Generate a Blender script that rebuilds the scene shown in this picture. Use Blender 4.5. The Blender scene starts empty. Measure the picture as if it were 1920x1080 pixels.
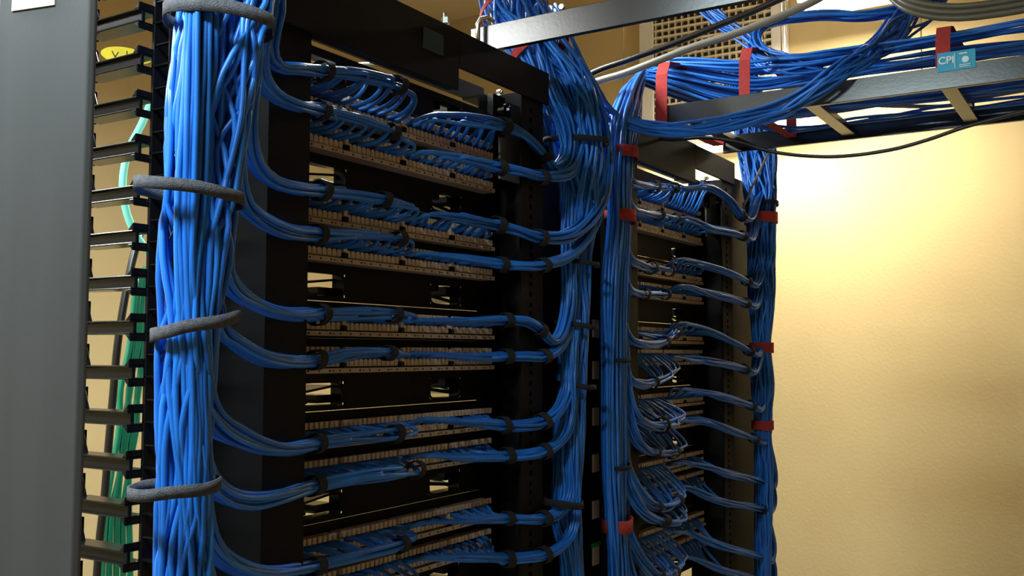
import bpy, math, random
from mathutils import Vector, Matrix, noise
R = random.Random(7)
C = bpy.context.scene.collection
CZ = 1.70                                   # camera height
F = 1835.5; YAW, PITCH, ROLL = math.radians(32.18), math.radians(3.75), math.radians(-0.15)
# ---------------------------------------------------------------- camera
_f = Vector((math.cos(YAW)*math.cos(PITCH), math.sin(YAW)*math.cos(PITCH), math.sin(PITCH)))
_r = Vector((math.sin(YAW), -math.cos(YAW), 0)); _d = _f.cross(_r)
c_, s_ = math.cos(ROLL), math.sin(ROLL)
RIGHT = _r*c_ + _d*s_; DOWN = _d*c_ - _r*s_; FWD = _f
def ray(px, py): return (RIGHT*((px-960)/F) + DOWN*((py-540)/F) + FWD)
O = Vector((0, 0, CZ))
def P(px, py, Y):                           # point seen at a pixel on the plane y = Y
    d = ray(px, py); return O + d*(Y/d.y)
def PX(px, py, X):
    d = ray(px, py); return O + d*(X/d.x)
def zdepth(p): return (p-O).dot(FWD)
cam = bpy.data.objects.new('camera', bpy.data.cameras.new('camera')); C.objects.link(cam)
m = Matrix((RIGHT, -DOWN, -FWD)).transposed().to_4x4(); m.translation = O
cam.matrix_world = m; cam.data.sensor_width = 36; cam.data.lens = 36*F/1920; cam.data.clip_start = .02
bpy.context.scene.camera = cam
# ---------------------------------------------------------------- materials
def mat(name, col, rough=.5, metal=0, spec=.5, bump=0, bscale=60, var=0, vscale=8, coat=0, emit=None, es=0, stretch=None):
    M = bpy.data.materials.new(name); M.use_nodes = True; nt = M.node_tree; b = nt.nodes['Principled BSDF']
    b.inputs['Base Color'].default_value = (*col, 1); b.inputs['Roughness'].default_value = rough
    b.inputs['Metallic'].default_value = metal; b.inputs['Specular IOR Level'].default_value = spec
    b.inputs['Coat Weight'].default_value = coat
    if emit: b.inputs['Emission Color'].default_value = (*emit, 1); b.inputs['Emission Strength'].default_value = es
    tc = nt.nodes.new('ShaderNodeTexCoord'); mp = nt.nodes.new('ShaderNodeMapping')
    nt.links.new(tc.outputs['Object'], mp.inputs[0])
    if stretch: mp.inputs['Scale'].default_value = stretch
    if var:
        n = nt.nodes.new('ShaderNodeTexNoise'); n.inputs['Scale'].default_value = vscale; n.inputs['Detail'].default_value = 4
        nt.links.new(mp.outputs[0], n.inputs['Vector'])
        r = nt.nodes.new('ShaderNodeValToRGB')
        r.color_ramp.elements[0].position = .3; r.color_ramp.elements[1].position = .7
        r.color_ramp.elements[0].color = (*[max(0, x*(1-var)) for x in col], 1)
        r.color_ramp.elements[1].color = (*[min(1, x*(1+var)) for x in col], 1)
        nt.links.new(n.outputs[0], r.inputs[0]); nt.links.new(r.outputs[0], b.inputs['Base Color'])
    if bump:
        n = nt.nodes.new('ShaderNodeTexNoise'); n.inputs['Scale'].default_value = bscale; n.inputs['Detail'].default_value = 5
        nt.links.new(mp.outputs[0], n.inputs['Vector'])
        bp = nt.nodes.new('ShaderNodeBump'); bp.inputs['Strength'].default_value = bump; bp.inputs['Distance'].default_value = .002
        nt.links.new(n.outputs[0], bp.inputs['Height']); nt.links.new(bp.outputs[0], b.inputs['Normal'])
    return M
BLUES = [mat('blue_jacket', c, .36, spec=.5, var=.12, vscale=30) for c in ((.012,.150,.60), (.016,.185,.68), (.009,.120,.50))]
BLACK = mat('black_paint', (.0060,.0050,.0055), .58, spec=.15, bump=.1, bscale=300)
BLACKP = mat('black_plastic', (.005,.005,.006), .20, spec=.22, bump=.05, bscale=200)
STRAPK = mat('black_fabric', (.010,.009,.012), .9, bump=.6, bscale=900)
STRAPG = mat('grey_fabric', (.075,.072,.085), .95, bump=.8, bscale=900, var=.3, vscale=200)
STRAPR = mat('red_fabric', (.42,.035,.03), .9, bump=.5, bscale=900, var=.15, vscale=150)
DOORM = mat('grey_door_paint', (.050,.048,.049), .40, bump=.12, bscale=500, var=.12, vscale=3, stretch=(8, 8, .5))
TAN = mat('terminal_plastic', (.64,.49,.38), .32, var=.08, vscale=60)
TANF = mat('panel_flange', (.55,.42,.33), .38, var=.08, vscale=60)
HOLE = mat('dark_marks', (.02,.015,.012), .8)
STEEL = mat('tray_steel', (.016,.015,.014), .24, metal=.0, spec=.75, bump=.04, bscale=200)
GREYM = mat('grey_plate', (.22,.21,.20), .5, var=.1, vscale=20)
ZINC = mat('zinc', (.7,.7,.68), .25, metal=1)
WALL = mat('wall_paint', (.58,.45,.225), .85, bump=.35, bscale=90, var=.04, vscale=2)
CEIL = mat('ceiling_paint', (.66,.52,.30), .9, bump=.4, bscale=60)
FLOORM = mat('floor_tile', (.32,.30,.27), .5, var=.15, vscale=3)
WHITE = mat('white_paint', (.80,.78,.72), .5)
GRILLE = mat('grille_cream', (.74,.64,.46), .55)
VOID = mat('duct_dark', (.10,.08,.05), .9)
GREEN = mat('green_jacket', (.01,.20,.10), .4, var=.1, vscale=30)
TEAL = mat('mint_jacket', (.25,.80,.62), .4, var=.05)
YEL = mat('yellow_tag', (.80,.58,.03), .6, var=.08, vscale=40)
STICK = mat('cyan_sticker', (.0,.33,.55), .4)
STICKW = mat('sticker_print', (.75,.85,.88), .4)
LABELW = mat('white_label', (.9,.9,.9), .5)
OUTW = mat('outlet_white', (.78,.66,.58), .4)
LED = mat('green_band', (.02,.45,.06), .4)
GREYD = mat('dark_grey_jacket', (.12,.105,.075), .4)
GREYC = mat('grey_jacket', (.30,.27,.22), .4)
KCAB = mat('black_jacket', (.015,.012,.010), .3)
LAMP = mat('lamp_diffuser', (.9,.9,.85), .5, emit=(1,.93,.78), es=18)
# ---------------------------------------------------------------- mesh helpers
class MB:
    def __init__(s): s.v = []; s.f = []; s.m = []
    def box(s, x0, x1, y0, y1, z0, z1, mi=0):
        b = len(s.v)
        s.v += [(x, y, z) for z in (z0, z1) for y in (y0, y1) for x in (x0, x1)]
        for q in ((0,2,3,1), (4,5,7,6), (0,1,5,4), (2,6,7,3), (0,4,6,2), (1,3,7,5)): s.f.append(tuple(b+i for i in q)); s.m.append(mi)
        return s
    def prism(s, pts, off, mi=0):           # polygon pts extruded along off
        b = len(s.v); n = len(pts); off = Vector(off)
        s.v += [tuple(Vector(p)) for p in pts] + [tuple(Vector(p)+off) for p in pts]
        s.f.append(tuple(b+i for i in range(n))[::-1]); s.f.append(tuple(b+n+i for i in range(n)))
        for i in range(n): s.f.append((b+i, b+(i+1) % n, b+n+(i+1) % n, b+n+i))
        s.m += [mi]*(n+2); return s
    def tube(s, pts, r, k=7, mi=0):
        b = len(s.v); n = len(pts); ref = Vector((.31, .2, .93))
        t0 = (pts[1]-pts[0]).normalized(); u = t0.cross(ref).normalized()
        for i, p in enumerate(pts):
            t = (pts[min(i+1, n-1)]-pts[max(i-1, 0)])
            t = t.normalized() if t.length > 1e-9 else t0
            u = (u - t*u.dot(t)).normalized(); w = t.cross(u)
            rr = r[i] if isinstance(r, list) else r
            for j in range(k):
                a = 2*math.pi*j/k; s.v.append(tuple(p + (u*math.cos(a)+w*math.sin(a))*rr))
        for i in range(n-1):
            for j in range(k):
                s.f.append((b+i*k+j, b+i*k+(j+1) % k, b+(i+1)*k+(j+1) % k, b+(i+1)*k+j)); s.m.append(mi)
        s.f.append(tuple(b+j for j in range(k))[::-1]); s.f.append(tuple(b+(n-1)*k+j for j in range(k))); s.m += [mi, mi]
        return s
    def plate_hole(s, x0, x1, z0, z1, y0, y1, holes, mi=0, seg=20):   # plate in the XZ plane; holes = (cx,cz,hw,hh,power)
        zs = [z0]; hs = sorted(holes, key=lambda h: h[1])
        # stack horizontal bands; every band holds holes that share a height
        bands = []; 
        for h in hs:
            if bands and abs(bands[-1][0][1]-h[1]) < 1e-4: bands[-1].append(h)
            else: bands.append([h])
        cur = z0
        for bd in bands:
            zc = bd[0][1]; hh = max(h[3] for h in bd); a, c = zc-hh*1.08, zc+hh*1.08
            if a > cur: s.box(x0, x1, y0, y1, cur, a, mi)
            bd.sort(); xs = [x0]+[(bd[i][0]+bd[i+1][0])/2 for i in range(len(bd)-1)]+[x1]
            for h, xa, xb in zip(bd, xs, xs[1:]):
                cx, _, hw, hv, pw = h; wi = hw*1.08
                if xa < cx-wi: s.box(xa, cx-wi, y0, y1, a, c, mi)
                if xb > cx+wi: s.box(cx+wi, xb, y0, y1, a, c, mi)
                ring_i = []; ring_o = []
                for k in range(seg):
                    t = 2*math.pi*k/seg; ct, st = math.cos(t), math.sin(t)
                    e = 2/pw; ring_i.append((cx+hw*math.copysign(abs(ct)**e, ct), zc+hv*math.copysign(abs(st)**e, st)))
                    q = 1/max(abs(ct), abs(st)); ring_o.append((cx+wi*ct*q, zc+(c-zc)*st*q))
                b = len(s.v)
                for yy in (y0, y1):
                    s.v += [(x, yy, z) for x, z in ring_i]+[(x, yy, z) for x, z in ring_o]
                for k in range(seg):
                    n = (k+1) % seg
                    s.f += [(b+k, b+n, b+seg+n, b+seg+k), (b+2*seg+k, b+3*seg+k, b+3*seg+n, b+2*seg+n), (b+k, b+2*seg+k, b+2*seg+n, b+n)]; s.m += [mi]*3
            cur = c
        if cur < z1: s.box(x0, x1, y0, y1, cur, z1, mi)
        return s
    def build(s, name, mats, parent=None, smooth=False, bevel=0, loc=None):
        me = bpy.data.meshes.new(name); me.from_pydata(s.v, [], s.f)
        if not isinstance(mats, (list, tuple)): mats = [mats]
        for q in mats: me.materials.append(q)
        for p, mi in zip(me.polygons, s.m): p.material_index = mi; p.use_smooth = smooth
        me.validate(); me.update()
        o = bpy.data.objects.new(name, me); C.objects.link(o)
        if parent: o.parent = parent; o.matrix_parent_inverse = Matrix.Identity(4); 
        if parent: me.transform(Matrix.Translation(-parent.location))
        if bevel:
            bv = o.modifiers.new('bevel', 'BEVEL'); bv.width = bevel; bv.segments = 2; bv.limit_method = 'ANGLE'
        return o
def tag(o, label=None, cat=None, group=None, kind=None):
    if label: o['label'] = label
    if cat: o['category'] = cat
    if group: o['group'] = group
    if kind: o['kind'] = kind
    return o
def thing(name, label, cat, loc=(0,0,0), group=None):
    o = bpy.data.objects.new(name, None); C.objects.link(o); o.location = loc; o.empty_display_size = .05
    return tag(o, label, cat, group)
def copy_tree(o, off, label, group=None):
    r = o.copy(); C.objects.link(r); r.location = o.location + Vector(off); r['label'] = label
    if group: r['group'] = group
    for ch in o.children:
        c = ch.copy(); C.objects.link(c); c.parent = r
        for g in ch.children:
            d = g.copy(); C.objects.link(d); d.parent = c
    return r
def cr(pts, step=.012, mx=400):              # Catmull-Rom, points may carry extra channels (tuples of Vector + floats)
    out = []
    n = len(pts)
    for i in range(n-1):
        p0, p1, p2, p3 = pts[max(i-1, 0)], pts[i], pts[i+1], pts[min(i+2, n-1)]
        L = (p2-p1).length; k = max(2, min(60, int(L/step)))
        # centripetal-ish tangents limited by the local segment length
        def tan(a, b, c):
            t = c-a
            return t*(min(L, 9)/max(t.length, 1e-9)) if t.length > 1e-9 else t
        m1 = tan(p0, p1, p2); m2 = tan(p1, p2, p3)
        for j in range(k):
            t = j/k; t2 = t*t; t3 = t2*t
            out.append(p1*(2*t3-3*t2+1)+m1*(t3-2*t2+t)+p2*(-2*t3+3*t2)+m2*(t3-t2))
    out.append(pts[-1]); return out
def lerp(a, b, t): return a+(b-a)*t
CR = .0029
def sunflower(n):
    pts = []
    for i in range(n):
        r = math.sqrt((i+.5)/n); a = i*2.39996
        pts.append((r*math.cos(a), r*math.sin(a)))
    return pts
class Path:                                  # centre line with half width / half depth per way point
    def __init__(s, way, step=.015):
        # way: (Vector, half_width, half_depth)
        s.p = []; s.w = []; s.d = []
        pts = [q[0] for q in way]; sm = []
        n = len(pts)
        for i in range(n-1):
            seg = cr([pts[max(i-1,0)], pts[i], pts[i+1], pts[min(i+2,n-1)]], step) if False else None
        full = []; idx = []
        for i in range(n-1):
            p0, p1, p2, p3 = pts[max(i-1, 0)], pts[i], pts[i+1], pts[min(i+2, n-1)]
            L = (p2-p1).length; k = max(2, min(80, int(L/step)))
            def tn(v): return v*(L/max(v.length, 1e-9))
            m1, m2 = tn(p2-p0), tn(p3-p1)
            for j in range(k):
                t = j/k; t2 = t*t; t3 = t2*t; e = t2*(3-2*t)
                s.p.append(p1*(2*t3-3*t2+1)+m1*(t3-2*t2+t)+p2*(-2*t3+3*t2)+m2*(t3-t2))
                s.w.append(lerp(way[i][1], way[i+1][1], e)); s.d.append(lerp(way[i][2], way[i+1][2], e))
        s.p.append(pts[-1]); s.w.append(way[-1][1]); s.d.append(way[-1][2])
        s.fr = []
        u = None
        for i, p in enumerate(s.p):
            t = (s.p[min(i+1, len(s.p)-1)]-s.p[max(i-1, 0)]).normalized()
            if u is None:
                v = (p-O).normalized(); u = t.cross(v).normalized()    # across, as seen from the aisle
            u = (u-t*u.dot(t)).normalized(); s.fr.append((t, u, t.cross(u)))
    def cable(s, a, b, sd, amp=.22, twist=0):
        out = []; ph = [R.uniform(0, 6.28) for _ in range(4)]; fr = [R.uniform(.6, 1.6) for _ in range(2)]; L = 0
        for i, p in enumerate(s.p):
            if i: L += (p-s.p[i-1]).length
            n1 = amp*math.sin(ph[0]+L*14*fr[0])+amp*.5*math.sin(ph[1]+L*31*fr[1])
            n2 = amp*math.sin(ph[2]+L*13*fr[1])+amp*.5*math.sin(ph[3]+L*29*fr[0])
            ca, sa = math.cos(twist*L), math.sin(twist*L)
            aa, bb = a*ca-b*sa+n1, a*sa+b*ca+n2
            k = math.hypot(aa, bb)
            if k > 1: aa /= k; bb /= k
            t, u, w = s.fr[i]
            out.append(p + u*(aa*max(s.w[i]-CR, 0)) + w*(bb*max(s.d[i]-CR, 0)))
        return out
    def strap(s, i, width, parent, M, label=None, grow=.0015, tilt=0, left=0, name='strap'):
        p = s.p[i]; t, u, w = s.fr[i]; a = s.w[i]+grow; b = s.d[i]+grow
        if left: pass
        mb = MB(); n = 36; th = .0016
        for k in range(n):
            ang = 2*math.pi*k/n; ca, sa = math.cos(ang), math.sin(ang)
            aa = a + (left if ca*leftsign(u) > 0 else 0)
            wob = .0006*math.sin(3*ang+i)
            for (dr, dw) in ((0, -1), (th, -1), (th, 1), (0, 1)):
                q = p + u*(ca*(aa+dr)) + w*(sa*(b+dr)) + t*(dw*width/2 + tilt*ca*a + wob)
                mb.v.append(tuple(q))
        for k in range(n):
            for j in range(4):
                mb.f.append((k*4+j, k*4+(j+1) % 4, ((k+1) % n)*4+(j+1) % 4, ((k+1) % n)*4+j)); mb.m.append(0)
        o = mb.build(name, M, parent, smooth=False)
        if label: o['label'] = label
        return o
    def nearest(s, px=None, py=None):
        best = None
        for i, p in enumerate(s.p):
            d = p-O; z = d.dot(FWD)
            if z < .1: continue
            x, y = 960+F*d.dot(RIGHT)/z, 540+F*d.dot(DOWN)/z
            e = (0 if px is None else (x-px)**2)+(0 if py is None else (y-py)**2)
            if best is None or e < best[0]: best = (e, i)
        return best[1]
def leftsign(u): return -1 if u.dot(RIGHT) > 0 else 1
def W(px, py, Y, hw, hd=None, X=None):       # way point: pixel, depth, half width in pixels -> metres
    p = P(px, py, Y) if X is None else PX(px, py, X)
    w = hw/F*zdepth(p); return (p, w, w*(.6 if hd is None else hd))
def cable_mesh(pts, parent, r=CR, k=7, M=None, name='cable'):
    return MB().tube(pts, r, k).build(name, M or R.choice(BLUES), parent, smooth=True)
def make_bundle(label, way, n, straps=(), amp=.25, k=7, twist=0, group=None, r=CR, step=.015, M=None, name='cable_bundle', cat='cable bundle'):
    path = Path(way, step); root = thing(name, label, cat, path.p[-1].copy() if path.p[-1].z < path.p[0].z else path.p[0].copy(), group)
    for i, (a, b) in enumerate(sunflower(n)):
        cable_mesh(path.cable(a, b, i, amp, twist), root, r, k, M)
    for st in straps: path.strap(path.nearest(st[0], st[1]), st[2], root, st[3], **(st[4] if len(st) > 4 else {}))
    return root, path
exec_parts = []
# ================================================================= the room
XW, YB, ZC = 3.30, 2.60, 3.10
def struct(name, mb, M): o = mb.build(name, M); o['kind'] = 'structure'; return o
struct('floor', MB().box(-2.6, XW+.1, -2.6, YB+.1, -.1, 0), FLOORM)
struct('ceiling', MB().box(-2.6, XW+.1, -2.6, YB+.1, ZC, ZC+.1), CEIL)
struct('wall_back', MB().box(-2.6, XW+.1, YB, YB+.1, 0, ZC), WALL)
struct('wall_right', MB().box(XW, XW+.1, -2.5, YB, 0, ZC), WALL)
struct('wall_left', MB().box(-2.6, -2.5, -2.5, YB, 0, ZC), WALL)
struct('wall_front', MB().box(-2.5, XW, -2.6, -2.5, 0, ZC), WALL)
struct('baseboard_right', MB().box(XW-.012, XW, -2.5, YB, 0, .1), BLACKP)
# return-air grille high on the right wall
g0 = PX(1226, 60, XW-.02); gy1 = g0.y; gy0 = gy1-.44; gz1 = CZ+1.30; gz0 = CZ+.80
gr = thing('air_grille', 'cream egg-crate air grille in a white frame high on the right wall', 'air grille', (XW-.02, (gy0+gy1)/2, gz0))
fm = MB().box(XW-.03, XW-.004, gy1, gy1+.055, gz0-.05, gz1+.04).box(XW-.03, XW-.004, gy0-.055, gy0, gz0-.05, gz1+.04)
fm.box(XW-.03, XW-.004, gy0, gy1, gz1, gz1+.04).box(XW-.03, XW-.004, gy0, gy1, gz0-.05, gz0)
fm.build('frame', WHITE, gr, bevel=.002)
cr_ = MB(); y = gy0
while y < gy1: cr_.box(XW-.024, XW-.006, y-.0015, y+.0015, gz0, gz1); y += .0254
z = gz0
while z < gz1: cr_.box(XW-.026, XW-.006, gy0, gy1, z-.003, z+.003); z += .0254
cr_.build('egg_crate_core', GRILLE, gr)
MB().box(XW-.005, XW-.003, gy0, gy1, gz0, gz1).build('backing', VOID, gr)
# ================================================================= racks
U = .04445
PZ0 = [CZ+.301-.1333*(k//2)-(.0445 if k % 2 else 0) for k in range(12)]     # height of each patch panel
XL, XR, DX = .788, 1.236, .858
def channel(mb, x0, x1, web_left, z0, z1, holes=True):
    # near flange with a row of square holes, web, far flange
    if holes:
        mb.box((x0+x1)/2-.012, (x0+x1)/2+.012, .7662, .767, z0, z1)
        hx = (x0+x1)/2+( .004 if web_left else -.004)
        zz = z0; segs = []
        mb.box(x0, hx-.0045, .763, .766, z0, z1).box(hx+.0045, x1, .763, .766, z0, z1)
        z = CZ-.60
        mb.box(hx-.0045, hx+.0045, .763, .766, z0, z)
        i = 0
        while z < z1-.03:
            gap = (.0159, .0159, .0127)[i % 3]; mb.box(hx-.0045, hx+.0045, .763, .766, z+.007, z+gap); z += gap; i += 1
        mb.box(hx-.0045, hx+.0045, .763, .766, z, z1)
    else: mb.box(x0, x1, .763, .766, z0, z1)
    wx = x0 if web_left else x1-.003
    mb.box(wx, wx+.003, .766, .840, z0, z1).box(x0, x1, .840, .843, z0, z1)
def rack(label):
    t = thing('equipment_rack', label, 'rack', (XL-.02, .80, 0), 'equipment racks')
    a = MB(); channel(a, XL-.060, XL+.002, True, .01, CZ+.40, False); a.build('upright', BLACK, t)
    b = MB(); channel(b, XR+.002, XR+.066, False, .01, CZ+.40); b.build('upright', BLACK, t)
    xm = 1.067
    tb = MB().box(XL-.07, xm, .757, .762, CZ+.354, CZ+.437).box(xm, XR+.075, .757, .762, CZ+.386, CZ+.437)
    tb.box(XL-.07, XR+.075, .762, .79, CZ+.432, CZ+.437).box(XL-.07, xm, .762, .775, CZ+.356, CZ+.361)
    tb.build('top_channel', BLACK, t, bevel=.001)
    MB().box(XL-.07, XR+.075, .880, .885, CZ+.403, CZ+.431).box(XL-.07, XL-.02, .843, .885, CZ+.400, CZ+.404).box(XR+.02, XR+.075, .843, .885, CZ+.400, CZ+.404).build('rear_channel', BLACK, t)
    MB().box(XL-.1, XR+.1, .70, .92, 0, .012).build('base_plate', BLACK, t)
    MB().box(XR-.004, XR+.062, .797, .801, CZ+.262, CZ+.385).build('gusset_plate', GREYM, t, bevel=.001)['label'] = 'bare grey gusset plate at the top of the right upright'
    kb = MB(); kb.tube([Vector((XR-.018, .790, CZ+.36)), Vector((XR-.018, .775, CZ+.36))], .011, 16)
    kb.tube([Vector((XR-.018, .775, CZ+.36)), Vector((XR-.018, .768, CZ+.36))], .007, 12)
    kb.box(XR-.035, XR-.002, .79, .80, CZ+.325, CZ+.385)
    kb.build('clamp', BLACKP, t, smooth=False)
    for (bx, bz) in ((XR+.010, CZ+.372), (XR+.046, CZ+.275), (XR-.012, CZ+.392), (XR-.022, CZ+.333), (XR+.052, CZ+.345)):
        MB().tube([Vector((bx, .797, bz)), Vector((bx, .791, bz))], .0042, 6).tube([Vector((bx, .791, bz)), Vector((bx, .788, bz))], .0025, 8).build('bolt', ZINC, t)
    return t
r1 = rack('black steel rack nearest the camera, with a sticker on its top channel')
# sticker of rack one
sp = P(812, 78, .7565)
sb = MB().box(sp.x-.022, sp.x+.022, .7555, .7567, sp.z-.014, sp.z+.014).build('sticker', mat('dull_sticker', (.012,.045,.07), .5), r1); sb['label'] = 'dull teal maker sticker on the top channel'
MB().box(sp.x-.020, sp.x-.008, .7550, .7556, sp.z-.004, sp.z+.010).box(sp.x-.004, sp.x+.018, .7550, .7556, sp.z+.006, sp.z+.010).box(sp.x+.010, sp.x+.018, .7550, .7556, sp.z-.012, sp.z+.004).build('sticker_print', mat('dull_print', (.08,.16,.20), .5), sb)
for c in [c for c in sb.children]: c.location = sb.location*0
r2 = copy_tree(r1, (DX, 0, 0), 'black steel rack beside the right wall, beyond the power strip')
for c in list(r2.children):
    if c.name.startswith('sticker'):
        for g in list(c.children): bpy.data.objects.remove(g)
        bpy.data.objects.remove(c)
b0 = P(808, 30, .80)
t = thing('threaded_bolt', 'zinc bolt standing up on the top channel of the near rack', 'bolt', (b0.x, .775, CZ+.437))
MB().tube([Vector((b0.x, .775, CZ+.437)), Vector((b0.x, .775, CZ+.462))], .0028, 10).build('shank', ZINC, t, smooth=True)
MB().tube([Vector((b0.x, .775, CZ+.447)), Vector((b0.x, .775, CZ+.455))], .0062, 6).build('nut', ZINC, t)
# ---------------------------------------------------------------- patch panels
def patch_panel(z0, label):
    t = thing('patch_panel', label, 'patch panel', (XL, .83, z0), 'patch panels')
    MB().box(XL+.002, XR-.002, .829, .832, z0-.0178, z0+.0266).build('mounting_plate', BLACK, t)
    fl = MB().box(XL+.004, XR-.004, .806, .829, z0-.0155, z0-.0098)
    for i in range(24):
        x = XL+.012+i*.0182
        fl.box(x, x+.0022, .8054, .8062, z0-.0138, z0-.0117, 1)
        if i % 6 in (1, 4): fl.box(x+.005, x+.009, .8054, .8062, z0-.0131, z0-.0122, 1)
    fl.build('flange', [TANF, HOLE], t)
    gw = (XR-XL)/4
    for g in range(4):
        x0, x1 = XL+gw*g+.004, XL+gw*(g+1)-.004
        mb = MB().box(x0, x1, .811, .829, z0-.008, z0-.0005)
        n = 12; st = (x1-x0)/n
        for i in range(n):
            a_, b_ = x0+st*(i+.12), x0+st*(i+.88)
            mb.prism([(a_, .811, z0-.0072), (b_, .811, z0-.0072), (b_, .811, z0-.001), (b_-st*.12, .811, z0+.0010), (a_+st*.12, .811, z0+.0010), (a_, .811, z0-.001)], (0, -.0016, 0))
        mb.build('terminal_block', TAN, t)
        mb = MB().box(x0, x1, .813, .829, z0+.008, z0+.0145)
        for i in range(n):
            mb.box(x0+st*(i+.2), x0+st*(i+.8), .8095, .8135, z0+.0085, z0+.016)
        mb.build('terminal_block', TAN, t)
        if g < 3:
            MB().box(x1+.0008, x1+.0072, .8070, .829, z0-.002, z0+.0075).build('spacer', TAN, t)
            MB().box(x1+.001, x1+.007, .8050, .829, z0-.0095, z0-.003).build('clip', BLACKP, t)
    return t
ORD = ['topmost', 'second', 'third', 'fourth', 'fifth', 'sixth', 'seventh', 'eighth', 'ninth', 'tenth', 'eleventh', 'twelfth']
pp0 = patch_panel(PZ0[0], 'topmost tan and black patch panel in the near rack, wires looping over it')
for k in range(1, 10): copy_tree(pp0, (0, 0, PZ0[k]-PZ0[0]), ORD[k]+' tan patch panel from the top of the near rack')
for k in range(12): copy_tree(pp0, (DX, 0, PZ0[k]-PZ0[0]), ORD[k]+' tan patch panel from the top of the far rack by the yellow wall')
# ---------------------------------------------------------------- horizontal manager plates with pass-through windows
def manager(zc):
    t = thing('cable_manager_plate', 'topmost black plate with two cable windows in the near rack', 'cable manager', (XL, .83, zc), 'cable manager plates')
    mb = MB(); mb.plate_hole(XL+.002, XR-.002, zc-.0220, zc+.0215, .829, .8315, [(XL+.085, zc-.002, .050, .0135, 5), (XL+.352, zc-.002, .036, .0135, 5)])
    mb.build('plate', BLACK, t)
    for cx, hw in ((XL+.085, .052), (XL+.352, .038)):
        lp = MB()
        for zz in (zc-.0165, zc+.0130): lp.box(cx-hw, cx+hw, .8312, .850, zz, zz+.0012)
        for xx in (cx-hw, cx+hw): lp.box(xx-.0012, xx, .8312, .850, zz-.0296, zz+.001)
        lp.build('window_lip', BLACKP, t)
    for i, (cx, ww, a, b, tl) in enumerate(((XL+.045, .03, .004, .012, .002), (XL+.060, .06, -.010, -.006, -.004), (XL+.110, .05, .002, .005, .003), (XL+.120, .03, -.014, -.004, 0), (XL+.335, .04, .002, .011, .003), (XL+.360, .05, -.009, -.004, -.003), (XL+.383, .02, -.003, .012, 0))):
        MB().prism([(cx-ww/2, .845, zc+a-tl), (cx+ww/2, .845, zc+a+tl), (cx+ww/2, .845, zc+b+tl), (cx-ww/2, .845, zc+b-tl)], (0, .05, 0)).build('ring', BLACKP, t)
    return t
MZ = [CZ+.3505-.1333*k for k in range(7)]
mp0 = manager(MZ[0])
for k in range(1, 6): copy_tree(mp0, (0, 0, MZ[k]-MZ[0]), ORD[k]+' black plate with cable windows down the near rack')
for k in range(7): copy_tree(mp0, (DX, 0, MZ[k]-MZ[0]), ORD[k]+' black plate with cable windows down the far rack')
# ---------------------------------------------------------------- vertical managers
vm = thing('vertical_cable_manager', 'black plastic vertical cable manager with finger brackets beside the grey door', 'cable manager', (.66, .84, 0))
sp_ = MB()
for (y0, y1) in ((.7745, .7765), (.798, .8005), (.822, .826)): sp_.box(.628, .634, y0, y1, .05, CZ+.47)
z = CZ+.0165-.0445*8
while z < CZ+.47: sp_.box(.628, .634, .7745, .826, z+.002, z+.004).box(.629, .633, .80, .826, z+.024, z+.0255); z += .0445
sp_.box(.634, .66, .822, .826, .05, CZ+.47)
sp_.build('spine', BLACKP, vm, bevel=.0004)
for k in range(-7, 11):
    zb = CZ+.0165+.0445*k
    if zb > CZ+.44: break
    fg = MB()
    fg.prism([(.614, .824, zb), (.614, .905, zb+.001), (.614, .918, zb+.003), (.614, .918, zb+.011), (.614, .824, zb+.0135)], (.004, 0, 0))
    fg.box(.610, .634, .824, .914, zb, zb+.0018).box(.610, .634, .824, .914, zb+.0118, zb+.0136)
    fg.prism([(.610, .905, zb+.0118), (.610, .920, zb+.0118), (.610, .920, zb+.034), (.610, .914, zb+.034)], (.016, 0, 0))
    fg.prism([(.610, .918, zb), (.610, .924, zb+.002), (.610, .924, zb+.034), (.610, .918, zb+.036)], (.022, 0, 0))
    fg.prism([(.610, .824, zb+.0136), (.610, .832, zb+.0136), (.610, .824, zb+.021)], (.02, 0, 0))
    fg.prism([(.610, .824, zb), (.610, .824, zb-.007), (.610, .832, zb)], (.02, 0, 0))
    fg.build('finger', BLACKP, vm, bevel=.0012)
bk = MB(); h1 = P(428, 705, .845); h2 = P(420, 1015, .845); h3 = P(300, 1300, .845)
bk.plate_hole(.662, .730, .05, CZ+.40, .845, .848, [(h1.x, h1.z, .014, .030, 2.4), (h2.x, h2.z, .013, .013, 2), (h2.x, h2.z-.30, .013, .013, 2)])
bk.build('back_plate', BLACK, vm)
for h in (h1,):
    MB().tube([Vector((h.x+.014*math.cos(a), .842, h.z+.030*math.sin(a))) for a in [2*math.pi*i/28 for i in range(29)]], .002, 8).build('grommet', BLACKP, vm, smooth=True)
# open door, its free edge towards the aisle
e = P(157, 540, .55); dv = Vector((math.cos(math.radians(102.6)), math.sin(math.radians(102.6)), 0)); nv = Vector((dv.y, -dv.x, 0))
dr = thing('grey_channel', 'tall flat grey metal channel in the left foreground with a white label', 'metal channel', (e.x, e.y, 0))
def dpt(s, t, z): q = Vector((e.x, e.y, 0)) + dv*s + nv*t; return (q.x, q.y, z)
mb = MB()
mb.prism([dpt(.003, 0, .02), dpt(.078, 0, .02), dpt(.078, .005, .02), dpt(.0, .005, .02), dpt(0, .003, .02)], (0, 0, CZ+.44))
mb.build('channel_face', DOORM, dr, bevel=.0015)
tp = [ray(px, py) for px, py in ((24, 22), (104, 9), (104, -60), (24, -60))]
nn = nv.copy(); lab = []
for d in tp: lab.append(O + d*((Vector((e.x, e.y, CZ))+nn*.0002-O).dot(nn)/d.dot(nn)))
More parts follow.
